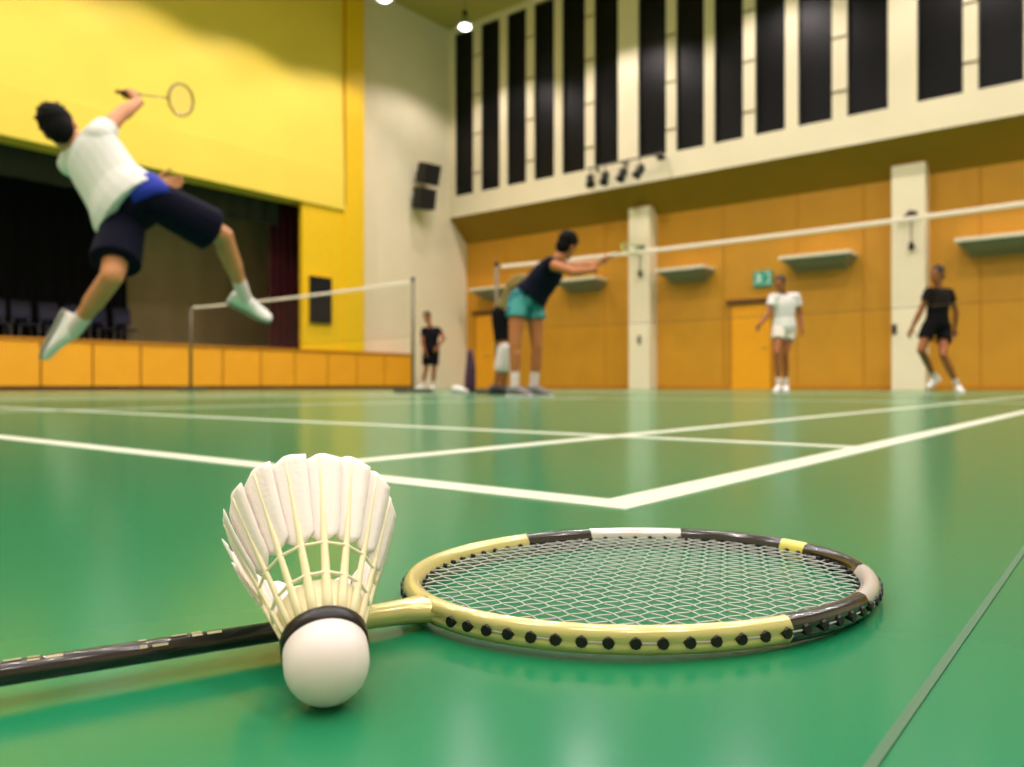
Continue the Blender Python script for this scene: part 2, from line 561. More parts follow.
# --- wall ledges (folded up canopies)
lg = [(-16.35, -14.93, 'leftmost, in the corner behind the net post'), (-13.15, -11.7, 'behind the leaning player in teal shorts'),
      (-9.85, -8.48, 'between the left column and the exit door'), (-6.62, -5.02, 'above and right of the man in white'),
      (-2.98, -1.38, 'rightmost, at the right edge of the picture')]
for x0, x1, txt in lg:
    L = empty('wall_ledge', ((x0 + x1) / 2, YB, 3.02))
    tag(L, 'pale wall ledge on the orange wall, ' + txt, 'ledge', 'pale ledges along the orange wall')
    hw = (x1 - x0) / 2
    MB().bb(-hw, hw, -0.64, 0, 0.02, 0.10, bevel=0.01).build('top_board', 'ledge', L)
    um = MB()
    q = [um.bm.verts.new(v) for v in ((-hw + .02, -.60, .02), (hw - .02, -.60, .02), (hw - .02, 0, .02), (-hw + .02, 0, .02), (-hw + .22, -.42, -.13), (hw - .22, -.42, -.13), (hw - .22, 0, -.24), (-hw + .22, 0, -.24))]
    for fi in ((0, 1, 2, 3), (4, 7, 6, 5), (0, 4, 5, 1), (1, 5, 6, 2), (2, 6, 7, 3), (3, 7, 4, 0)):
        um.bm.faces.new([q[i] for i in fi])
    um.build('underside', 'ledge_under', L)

# --- loudspeakers on the cream wall
for k, (zc, tilt, yc) in enumerate(((6.40, 15, 16.72), (5.66, 9, 16.62))):
    s = empty('loudspeaker', (XW, yc, zc))
    tag(s, ['black loudspeaker on the cream wall, upper of the pair', 'black loudspeaker on the cream wall, lower of the pair'][k], 'speaker', 'black loudspeakers on the cream wall')
    rot = M.Rotation(math.radians(tilt), 3, 'Y') @ M.Rotation(math.radians(0), 3, 'Z')
    rz = M.Rotation(math.radians(-8), 3, 'Z') @ M.Rotation(math.radians(tilt), 3, 'Y')
    c = V((0.36 if k else 0.44, 0, 0))
    MB().box(c, (0.42, 0.56, 0.60), rz, 0.015).build('speaker_cabinet', 'black', s)
    MB().box(c + rz @ V((0.215, 0, 0)), (0.02, 0.50, 0.54), rz, 0.006).build('speaker_grille', 'grille', s)
    MB().box((0.10, 0, -0.02), (0.20, 0.08, 0.10), None, 0.01).box((0.01, 0, -0.02), (0.02, 0.2, 0.3), None).build('wall_mount', 'grey', s)

# --- spotlights on a rail at the window sill band
rail = empty('lamp_rail', (-10.6, YW, 5.92))
tag(rail, 'grey lamp rail bracketed to the cream band under the dark windows', 'rail')
MB().tube([(-1.0, -0.42, 0), (1.25, -0.42, 0)], 0.025).build('bar', 'grey', rail)
for xx in (-0.9, 0.0, 0.95):
    MB().tube([(xx, 0, 0.05), (xx, -0.42, 0)], 0.02).box((xx, -0.01, 0.05), (0.1, 0.02, 0.16)).build('arm', 'grey', rail)
for k, dx in enumerate((-0.88, -0.42, 0.12, 0.62)):
    s = empty('spotlight', (-10.6 + dx, YW - 0.42, 5.90))
    tag(s, 'black spotlight under the lamp rail, ' + ['leftmost of the four', 'second from left', 'third from left', 'rightmost of the four'][k], 'spotlight', 'black spotlights on the lamp rail')
    MB().tube([(0, 0, 0), (0, 0, -0.16)], 0.015).box((0, 0, -0.17), (0.22, 0.03, 0.02)).box((-0.11, 0, -0.25), (0.012, 0.03, 0.16)).box((0.11, 0, -0.25), (0.012, 0.03, 0.16)).build('yoke', 'blackmetal', s)
    a = V((0.35 - 0.25 * k, -0.5, -0.8)).normalized()
    can = MB()
    can.tube([V((0, 0, -0.32)) - a * 0.16, V((0, 0, -0.32)) - a * 0.10, V((0, 0, -0.32)) + a * 0.12, V((0, 0, -0.32)) + a * 0.18], [0.05, 0.10, 0.11, 0.13], 16)
    can.build('lamp_housing', 'black', s, True)
cm = empty('security_camera', (-9.45, YW, 5.86))
tag(cm, 'small dark camera on the cream band right of the spotlights', 'camera')
MB().tube([(0, 0, 0.05), (0, -0.2, 0.05)], 0.02).build('arm', 'grey', cm)
MB().box((0, -0.26, 0.02), (0.12, 0.2, 0.12), None, 0.02).build('camera_body', 'black', cm)
MB().tube([(0, -0.36, 0.01), (0, -0.40, 0.0)], 0.04, 12).build('lens', 'blackmetal', cm)

# ------------------------------------------------------------------ court lines
def lines(name, x1, x0, yb, net, w=0.04):
    """outer side x0 (left) to x1 (right); back line at yb, net at net"""
    mb = MB()
    zt = 0.0012
    far = 2 * net - yb
    sd = -1
    mb.bb(x0, x1, yb - 0, yb + w, -0.001, zt)
    mb.bb(x0, x1, far - w, far, -0.001, zt)
    e = 0.0002
    for xx in (x0, x0 + 0.46, x1 - w, x1 - 0.46 - w, (x0 + x1) / 2 - w / 2):
        if abs(xx - ((x0 + x1) / 2 - w / 2)) < .01:
            mb.bb(xx, xx + w, yb + w, net - 1.98, -0.001, zt)
            mb.bb(xx, xx + w, net + 1.98, far - w, -0.001, zt)
        else:
            mb.bb(xx, xx + w, yb + w, far - w, -0.001, zt)
    for yy in (yb + 0.72 + w, net - 1.98 - w, net + 1.98, far - 0.76 - w):
        mb.bb(x0 + w, x1 - w, yy, yy + w, -0.001, zt + e)
    struct(name, mb, 'line')


NETY = 7.30
lines('trim_8', -0.322, -6.422, 0.548, NETY)
lines('trim_9', -7.5, -13.6, 0.565, NETY)
struct('trim_10', MB().bb(-0.0565, -0.0535, YR, YB, -0.001, 0.0006), 'seam')

# ------------------------------------------------------------------ nets
def net_post(x, y, lab, base=True):
    p = empty('net_post', (x, y, 0))
    tag(p, lab, 'net post', 'badminton net posts')
    MB().tube([(0, 0, 0.03), (0, 0, 1.55)], 0.022, 12).build('pole', 'post', p, True)
    MB().box((0, 0, 0.03), (0.30, 0.46, 0.06), None, 0.01).build('base', 'post', p)
    MB().lathe([(0.03, 0), (0.03, 0.03), (0.012, 0.05)], 12).build('cap', 'black', p, loc=(0, 0, 1.55))
    return p


def net(x0, x1, y, lab):
    n = empty('badminton_net', ((x0 + x1) / 2, y, 0))
    tag(n, lab, 'net')
    hw = (x1 - x0) / 2
    sag = lambda t: 1.55 - 0.026 * (1 - (2 * t - 1) ** 2)
    pts = []
    tp = MB()
    N = 24
    st = []
    for i in range(N + 1):
        t = i / N
        st.append((V((-hw + 2 * hw * t, 0, sag(t) - 0.02)), V((0, 1, 0)), V((0, 0, 1)), 0.005, 0.021))
    tp.loft(st, 8)
    tp.build('top_tape', 'tape', n)
    bt = MB()
    bt.tube([V((-hw + 2 * hw * i / N, 0, sag(i / N) - 0.77)) for i in range(N + 1)], 0.003, 5)
    bt.build('bottom_cord', 'netting', n)
    ms = MB()
    step = 0.03
    nx = int(2 * hw / step)
    for i in range(nx + 1):
        t = i / nx
        xx = -hw + 2 * hw * t
        ms.tube([(xx, 0, sag(t) - 0.07), (xx, 0, sag(t) - 0.77)], 0.0007, 3)
    for k in range(24):
        ms.tube([V((-hw + 2 * hw * i / N, 0, sag(i / N) - 0.07 - k * 0.029)) for i in range(N + 1)], 0.0007, 3)
    ms.build('netting', 'netting', n)
    sc_ = MB()
    for s in (-1, 1):
        sc_.tube([(s * hw, 0, 1.53), (s * (hw + 0.045), 0, 1.53)], 0.004, 5)
    sc_.build('tie_cord', 'tape', n)


net(-6.0, -0.35, NETY, 'long white taped net running across behind the leaning player in teal shorts')
net_post(-6.08, NETY, 'slim grey net post beside the leaning player in teal shorts')
net_post(-0.27, NETY, 'slim grey net post at the right end of the near net')
nL, nR = P(193, 307, 14.3), P(415, 281, 11.0)
NY2 = (nL.y + nR.y) / 2
net(-13.58, -7.90, 7.6, 'white taped net in front of the stage, farther left than the other net')
net_post(-7.83, 7.6, 'grey net post beside the standing man in black at the left')
net_post(-13.65, 7.6, 'grey net post in front of the orange stage panels')

# bag by the post
bg = empty('racket_bag', P(470, 393, 9.9))
bg.location.z = 0
tag(bg, 'slim upright dark purple racket bag on the floor left of the net post', 'bag')
MB().loft([(V((0, 0, 0.01)), V((1, 0, 0)), V((0, 1, 0)), .075, .05), (V((0, 0, .16)), V((1, 0, 0)), V((0, 1, 0)), .085, .055),
           (V((.01, 0, .34)), V((1, 0, 0)), V((0, 1, 0)), .07, .05), (V((.0, 0, .5)), V((1, 0, 0)), V((0, 1, 0)), .045, .035),
           (V((.0, 0, .56)), V((1, 0, 0)), V((0, 1, 0)), .02, .02)], 14).build('bag_body', 'bag', bg, True)
MB().tube([(0.06, -0.05, 0.12), (0.09, -0.07, 0.3), (0.03, -0.04, 0.5)], 0.008, 6).build('strap', 'black', bg)
sh = empty('sport_shoe', P(460, 393, 9.8))
sh.location.z = 0
tag(sh, 'small white shoe lying on the floor left of the purple bag', 'shoe')
MB().loft([(V((-.13, 0, .035)), V((0, 1, 0)), V((0, 0, 1)), .02, .02), (V((-.11, 0, .05)), V((0, 1, 0)), V((0, 0, 1)), .035, .045), (V((-.04, 0, .055)), V((0, 1, 0)), V((0, 0, 1)), .038, .048),
           (V((.06, 0, .04)), V((0, 1, 0)), V((0, 0, 1)), .045, .03), (V((.13, 0, .03)), V((0, 1, 0)), V((0, 0, 1)), .025, .015)], 12).build('upper', 'shoe_white', sh, True)
MB().box((0, 0, .01), (.26, .08, .02), None, .008).build('sole', 'sole_grey', sh)

# ------------------------------------------------------------------ lamps
def lamp_at(x, y, z, idx, k=1.0, ang=138):
    L = empty('high_bay_lamp', (x, y, z))
    if idx == 0:
        lab = 'bright high bay lamp hanging in front of the first dark window'
    elif idx == 1:
        lab = 'high bay lamp hanging over the cream wall at the top edge of the picture'
    else:
        lab = 'high bay lamp hanging from the ceiling outside the picture'
    tag(L, lab, 'lamp', 'high bay lamps')
    MB().lathe([(0.06, 0.30), (0.09, 0.24), (0.16, 0.12), (0.24, 0.0), (0.235, 0.0), (0.15, 0.11), (0.05, 0.22)], 24, caps=False).build('shade', 'lampshade', L, True)
    MB().lathe([(0.01, -0.055), (0.07, -0.05), (0.12, -0.03), (0.15, 0.0), (0.12, 0.03)], 24).build('bulb', 'bulb', L, True)
    MB().lathe([(0.07, 0.30), (0.07, 0.44), (0.02, 0.46)], 16).build('ballast_box', 'blackmetal', L)
    MB().tube([(0, 0, 0.46), (0, 0, HC - z)], 0.012, 6).build('rod', 'grey', L)
    ld = bpy.data.lights.new('lamp_light', 'SPOT')
    ld.energy = 1500 * k
    ld.spot_size = math.radians(ang)
    ld.spot_blend = 0.4
    ld.shadow_soft_size = 0.12
    ld.color = (1.0, 0.885, 0.85)
    lo = bpy.data.objects.new('lamp_light', ld)
    COL.objects.link(lo)
    lo.location = (0, 0, -0.10)
    lo.parent = L


LAMPS = [(-14.57, 16.13), (-14.5, 13.1)]
for yy in (10.6, 8.1, 5.6, 3.1, 0.6, -2):
    LAMPS.append((-14.5, yy))
for yy in (16.1, 12.0, 8.0, 4.0, 0.0, -3.5):
    for xx in (-10.6, -6.6, -2.6, 1.4, 5.4):
        LAMPS.append((xx, yy))
for i, (a, b) in enumerate(LAMPS):
    st_ = a < -14 and i > 0
    lamp_at(a, b, 9.6 if st_ else 10.0, i, 0.74 if a < -14 else 1.0, 125 if st_ else 138)

# ------------------------------------------------------------------ racket
def racket(name, mw, lab, detail=True, fm=None, cat='racket', shaftm='shaft'):
    """local: handle end at x=0, head tip at x=.675, face normal z"""
    t = empty(name, mw=mw)
    tag(t, lab, cat)
    a, b = 0.1172, 0.0956      # centre line of the frame tube
    hx = 0.553
    N = 180 if detail else 48
    mb = MB()
    rings = []
    hw, hh = (0.0045, 0.0056) if detail else (0.006, 0.007)

    def seg(th):
        d = math.degrees(th) % 360
        if not detail:
            return 0
        if 94 <= d < 264.6:
            return 0
        if 264.6 <= d < 291 or 325 <= d < 357 or 6.3 <= d < 41.8 or 71.7 <= d < 94:
            return 1
        if 357 <= d or d < 6.3:
            return 3
        return 2
    prof = [(-1, -0.25), (-1, 0.25), (-0.55, 0.85), (0, 1), (0.55, 0.85), (1, 0.25), (0.72, 0.0), (1, -0.25), (0.55, -0.85), (0, -1), (-0.55, -0.85)]
    for i in range(N):
        th = 2 * PI * i / N
        c = V((hx + a * math.cos(th), b * math.sin(th), 0))
        n = V((math.cos(th) / a, math.sin(th) / b, 0)).normalized()
        rings.append([mb.bm.verts.new(c + n * (p[0] * hw) + V((0, 0, p[1] * hh))) for p in prof])
    for i in range(N):
        A, B = rings[i], rings[(i + 1) % N]
        for k in range(len(prof)):
            f = mb.bm.faces.new((A[k], B[k], B[(k + 1) % len(prof)], A[(k + 1) % len(prof)]))
            f.material_index = seg(2 * PI * (i + .5) / N)
    mb.build('frame', [fm or 'gold', 'rblack', 'silver', 'ryellow'], t, True)
    # throat joint
    jx = hx - a
    j = MB()
    ux, uy = V((0, 1, 0)), V((0, 0, 1))
    j.loft([(V((jx - 0.050, 0, 0)), ux, uy, .0041, .0041), (V((jx - 0.03, 0, 0)), ux, uy, .0046, .0046), (V((jx - 0.012, 0, 0)), ux, uy, .0052, .0052),
            (V((jx - 0.004, 0, 0)), ux, uy, .0095, .0055), (V((jx + 0.001, 0, 0)), ux, uy, .015, .005)], 16)
    j.build('throat', fm or 'gold', t, True)
    # shaft
    s = MB()
    s.loft([(V((0.19, 0, 0)), ux, uy, .0040, .0040), (V((0.3, 0, 0)), ux, uy, .0039, .0039), (V((jx - 0.048, 0, 0)), ux, uy, .0038, .0038)], 16)
    so = s.build('shaft', shaftm, t, True)
    g = MB().lathe([(0.010, 0.0), (0.0115, 0.004), (0.0113, 0.012), (0.0110, 0.03), (0.0110, 0.165), (0.0085, 0.175), (0.006, 0.20), (0.004, 0.202)], 16, 'x')
    g.build('grip', 'grip', t, True)
    if detail:
        # markings on the shaft
        mk = MB()
        x = 0.280
        rnd = random.Random(3)
        while x < jx - 0.075:
            w = rnd.choice((0.0035, 0.005, 0.0025))
            L_ = [0.0022, 0.003][rnd.random() < 0.5]
            ang0 = 40
            for q in range(3):
                a0 = math.radians(148 - q * 24)
                a1 = math.radians(148 - q * 24 - rnd.choice((12, 18)))
                rr = 0.00396
                pts = [(x, rr * math.cos(a0), rr * math.sin(a0)), (x + w, rr * math.cos(a0), rr * math.sin(a0)),
                       (x + w, rr * math.cos(a1), rr * math.sin(a1)), (x, rr * math.cos(a1), rr * math.sin(a1))]
                if rnd.random() < 0.42:
                    mk.poly(pts, (0, -0.0001, 0.0002))
            x += w + rnd.choice((0.0015, 0.003, 0.006))
        mk.build('shaft_marking', 'marking', t)
    # strings
    ai, bi = a - 0.001, b - 0.001
    st = MB()
    if detail:
        xs = [(-0.110 + 0.220 * i / 29) for i in range(30)]
        ys = [(-0.0870 + 0.174 * i / 25) for i in range(26)]
        r = 0.00031
        for i, x in enumerate(xs):
            yl = bi * math.sqrt(1 - (x / ai) ** 2)
            pts = [(hx + x, -yl, 0)]
            for j_, y in enumerate(ys):
                if abs(y) < yl - 0.002:
                    pts.append((hx + x, y, 0.0003 if (i + j_) % 2 else -0.0003))
            pts.append((hx + x, yl, 0))
            st.tube(pts, r, 5)
        for j_, y in enumerate(ys):
            xl = ai * math.sqrt(1 - (y / bi) ** 2)
            pts = [(hx - xl, y, 0)]
            for i, x in enumerate(xs):
                if abs(x) < xl - 0.002:
                    pts.append((hx + x, y, -0.0003 if (i + j_) % 2 else 0.0003))
            pts.append((hx + xl, y, 0))
            st.tube(pts, r, 5)
        # grommets round the outside
        g0 = None
        K = 72
        for i in range(K):
            th = 2 * PI * (i + .5) / K
            if abs(math.degrees(th) - 180) < 9:
                continue
            c = V((hx + a * math.cos(th), b * math.sin(th), 0))
            n = V((math.cos(th) / a, math.sin(th) / b, 0)).normalized()
            ang = math.atan2(n.y, n.x)
            if g0 is None:
                g0 = MB().tube([(-0.0062, 0, 0), (0.0040, 0, 0), (0.0052, 0, 0)], [0.0012, 0.0024, 0.0021], 8).build('grommet', 'grommet', t)
                go = g0
            else:
                go = g0.copy()
                COL.objects.link(go)
                go.parent = t
            go.location = c
            go.rotation_euler = (0, 0, ang)
        # string runs between grommets lying in the channel
        for i in range(K):
            if i % 2:
                continue
            th0, th1 = 2 * PI * (i + .5) / K, 2 * PI * (i + 1.5) / K
            if abs(math.degrees(th0) - 180) < 16:
                continue
            pts = []
            for q in range(4):
                th = th0 + (th1 - th0) * q / 3
                n = V((math.cos(th) / a, math.sin(th) / b, 0)).normalized()
                pts.append(V((hx + a * math.cos(th), b * math.sin(th), 0)) + n * 0.0040)
            st.tube(pts, r * 1.3, 5)
    else:
        for i in range(-6, 7):
            x = i * 0.0175
            yl = bi * math.sqrt(max(0, 1 - (x / ai) ** 2))
            st.tube([(hx + x, -yl, 0), (hx + x, yl, 0)], 0.0006, 3)
        for i in range(-5, 6):
            y = i * 0.0165
            xl = ai * math.sqrt(max(0, 1 - (y / bi) ** 2))
            st.tube([(hx - xl, y, 0), (hx + xl, y, 0)], 0.0006, 3)
    st.build('string_bed', 'string', t)
    return t


phi = 0.51197 + math.radians(2.6) + TH
hc = CW(0.06507, 0.38923, 0.0062)
dirv = V((math.cos(phi), math.sin(phi), 0))
tilt = 0.0095 / 0.553
origin = hc - dirv * 0.553 + V((0, 0, 0.0055))
mw = M.Translation(origin) @ M.Rotation(phi, 4, 'Z') @ M.Rotation(math.asin(0.0055 / 0.553), 4, 'Y')
racket('badminton_racket', mw, 'gold and black badminton racket lying on the green floor under the shuttlecock')

# ------------------------------------------------------------------ shuttlecock
cp = CW(-0.0580, 0.2460, 0.0133)
rimc = cp + CW(-0.0213, 0.0630, 0.0345).normalized() * 0.0745
ax = (rimc - cp).normalized()
ux = ax
uy = V((0, 0, 1)).cross(ux).normalized()
uz = ux.cross(uy)
rotm = M((ux, uy, uz)).transposed().to_4x4()
sk = empty('shuttlecock', mw=M.Translation(cp) @ rotm)
tag(sk, 'white feather shuttlecock with round cork leaning on the racket shaft', 'shuttlecock')
prof = []
for q in range(2, 91, 8):
    t = math.radians(q)
    prof.append((0.0132 * math.sin(t), -0.0132 * math.cos(t)))
prof += [(0.0133, 0.004), (0.0131, 0.008), (0.0126, 0.0095), (0.011, 0.0105)]
MB().lathe(prof, 40, 'x').build('cork', 'cork', sk, True)
MB().lathe([(0.0128, 0.0048), (0.0138, 0.0055), (0.0139, 0.0102), (0.0129, 0.0108)], 40, 'x', caps=False).build('cork_band', 'corkband', sk, True)


def rad(x):
    return 0.0112 + (x - 0.0105) / (0.071 - 0.0105) * (0.0315 - 0.0112)


def feather(k):
    rnd = random.Random(k)
    ang = 2 * PI * k / 16 + 0.06
    er = V((0, math.cos(ang), math.sin(ang)))
    et = V((0, -math.sin(ang), math.cos(ang)))
    ex = V((1, 0, 0))
    tw = math.radians(10)
    lat = et * math.cos(tw) + er * math.sin(tw)
    nor = er * math.cos(tw) - et * math.sin(tw)
    x0, x1 = 0.0365 + rnd.uniform(-.001, .001), 0.0725 + rnd.uniform(-.001, .0012)
    mb = MB()
    n = 14
    rows = []
    for i in range(n + 1):
        t = i / n
        x = x0 + (x1 - x0) * t
        # widths on either side of the quill
        w = min(1, .35 + t * 9) * (2 * PI * rad(x) / 16) / 0.0124
        tip = 1 - max(0, (t - 0.88) / 0.12) ** 2.4
        wl_ = 0.0076 * w * max(0.25, tip) + 0.0002
        wr_ = 0.0078 * w * max(0.25, 1 - max(0, (t - 0.91) / 0.09) ** 2.4) + 0.0002
        c = ex * x + er * (rad(x) + 0.0006 * math.sin(t * 3))
        row = []
        for s in (-1, -0.5, 0, 0.5, 1):
            ww = wl_ if s < 0 else wr_
            cv = 0.0005 * (s * s) * w
            jit = 0.0004 * rnd.uniform(-1, 1) * abs(s)
            row.append(c + lat * (ww * s) - nor * (cv) + ex * jit)
        rows.append(row)
    th = 0.00016
    top = [[mb.bm.verts.new(p + nor * th) for p in r] for r in rows]
    bot = [[mb.bm.verts.new(p - nor * th) for p in r] for r in rows]
    for i in range(n):
        for j in range(4):
            mb.bm.faces.new((top[i][j], top[i][j + 1], top[i + 1][j + 1], top[i + 1][j]))
            mb.bm.faces.new((bot[i][j], bot[i + 1][j], bot[i + 1][j + 1], bot[i][j + 1]))
        mb.bm.faces.new((top[i][0], top[i + 1][0], bot[i + 1][0], bot[i][0]))
        mb.bm.faces.new((top[i][4], bot[i][4], bot[i + 1][4], top[i + 1][4]))
    for j in range(4):
        mb.bm.faces.new((top[0][j], bot[0][j], bot[0][j + 1], top[0][j + 1]))
        mb.bm.faces.new((top[n][j], top[n][j + 1], bot[n][j + 1], bot[n][j]))
    f = mb.build('feather', 'feather', sk, True)
    qs = MB()
    st = []
    for i in range(9):
        t = i / 8
        x = 0.0085 + (0.071 - 0.0085) * t
        w = 0.00180 * (1 - t) + 0.00045 * t
        h = 0.0010 * (1 - t) + 0.0004 * t
        st.append((ex * x + er * (rad(x) + 0.0004), lat, nor, w, h))
    qs.loft(st, 8)
    qs.build('quill', 'quill', f, True)


for k in range(16):
    feather(k)
for xx, rr in ((0.0235, 0.0007), (0.0345, 0.0006)):
    mb = MB()
    pts = []
    N = 64
    R0 = rad(xx)
    rings = []
    for i in range(N):
        an = 2 * PI * i / N
        wob = 0.0002 * math.cos(16 * (an - 0.06)) + 0.0004
        er = V((0, math.cos(an), math.sin(an)))
        c = V((xx, 0, 0)) + er * (R0 + wob)
        rings.append([mb.bm.verts.new(c + er * (rr * math.cos(q)) + V((rr * math.sin(q), 0, 0))) for q in (0, PI / 3, 2 * PI / 3, PI, 4 * PI / 3, 5 * PI / 3)])
    for i in range(N):
        A, B = rings[i], rings[(i + 1) % N]
        for q in range(6):
            mb.bm.faces.new((A[q], B[q], B[(q + 1) % 6], A[(q + 1) % 6]))
    mb.build('thread_ring', 'thread', sk, True)
# glued collar between the quill roots
MB().lathe([(rad(0.010) - .0004, 0.0095), (rad(0.022) - .0005, 0.022), (rad(0.022) - .0011, 0.022), (rad(0.010) - .0012, 0.0095)], 32, 'x', caps=False).build('quill_collar', 'quill', sk, True)


# ------------------------------------------------------------------ people
def J(prev, px, py, L, sign=1):
    """joint at distance L from prev that appears at px,py ; sign +1 = farther solution"""
    d = (F_ + R_ * ((px - 512) / FPX) + U_ * ((HOR - py) / FPX))
    dn = d.normalized()
    o = CAM - prev
    b = o.dot(dn)
    c = o.dot(o) - L * L
    disc = b * b - c
    if disc < 0:
        q = CAM + dn * (-b)
        return prev + (q - prev).normalized() * L
    return CAM + dn * (-b + sign * math.sqrt(disc))


def orth(v, d):
    return (v - d * v.dot(d)).normalized()


def hand(mb, w, d, lat, n, curl=0.35, s=1.0, grip=False):
    """w wrist, d palm direction, lat towards the thumb side, n palm normal (towards which fingers curl)"""
    pl = 0.085 * s
    mb.loft([(w - d * .02, lat, n, .024 * s, .019 * s), (w + d * .01, lat, n, .028 * s, .017 * s), (w + d * .045 * s, lat, n, .038 * s, .016 * s),
             (w + d * pl, lat, n, .039 * s, .013 * s), (w + d * (pl + .006), lat, n, .034 * s, .009 * s)], 14)
    for k, (off, ls) in enumerate(((.030, .92), (.010, 1.0), (-.010, .95), (-.029, .75))):
        p = w + d * (pl - .004) + lat * off * s
        ang = 0
        spread = lat * (off * 0.35 if not grip else 0)
        for q, L in enumerate((.042, .026, .022)):
            ang += (1.15 if q else 1.0) * (1.05 if grip else curl)
            dd = (d * math.cos(ang) + n * math.sin(ang) + spread * 2).normalized()
            p2 = p + dd * (L * ls * s)
            mb.cap(p, p2, (.0092 - .0008 * q) * s, (.0086 - .0009 * q) * s, 8)
            p = p2
    p = w + d * .022 * s + lat * .026 * s + n * .004
    for q, L in enumerate((.040, .032, .026)):
        a = (0.75, 0.45, 0.2)[q]
        dd = (d * (1 - a * .4) + lat * a + n * ((0.9 + .5 * q) if grip else .4)).normalized()
        p2 = p + dd * L * s
        mb.cap(p, p2, (.0125 - .0018 * q) * s, (.0115 - .0018 * q) * s, 8)
        p = p2


def foot_parts(root, ankle, fwd, down, mshoe, msole, sz=1.0, vox=.006):
    f = fwd.normalized()
    dn = orth(down, f)
    side = f.cross(dn)
    hh = .088
    up = MB()
    def S(x, w, top):
        # section from the sole to height top
        base = ankle + f * x + dn * hh
        h = top / 2
        return (base - dn * (h + .012), side, dn, w, h)
    up.loft([S(-.085, .018, .03), S(-.078, .030, .075), S(-.045, .036, .098), S(0.0, .041, .105), S(.045, .042, .092), (S(.09, .046, .062)), S(.14, .046, .040), S(.175, .034, .030), S(.19, .015, .018)], 16)
    for k in range(3):
        c = ankle + f * (.045 + .026 * k) + dn * (hh - .075 + .011 * k)
        up.cap(c - side * .02, c + side * .02, .004, .004, 6)
    sh = up.build('shoe', mshoe, root, remesh=vox, smo=1)
    so = MB()
    st = []
    for x, w in ((-.09, .018), (-.082, .032), (-.04, .037), (0.02, .036), (.07, .043), (.12, .048), (.165, .040), (.19, .02)):
        st.append((ankle + f * x + dn * (hh - .006), side, dn, w, .011))
    so.loft(st, 12)
    so.build('sole', msole, sh, True)


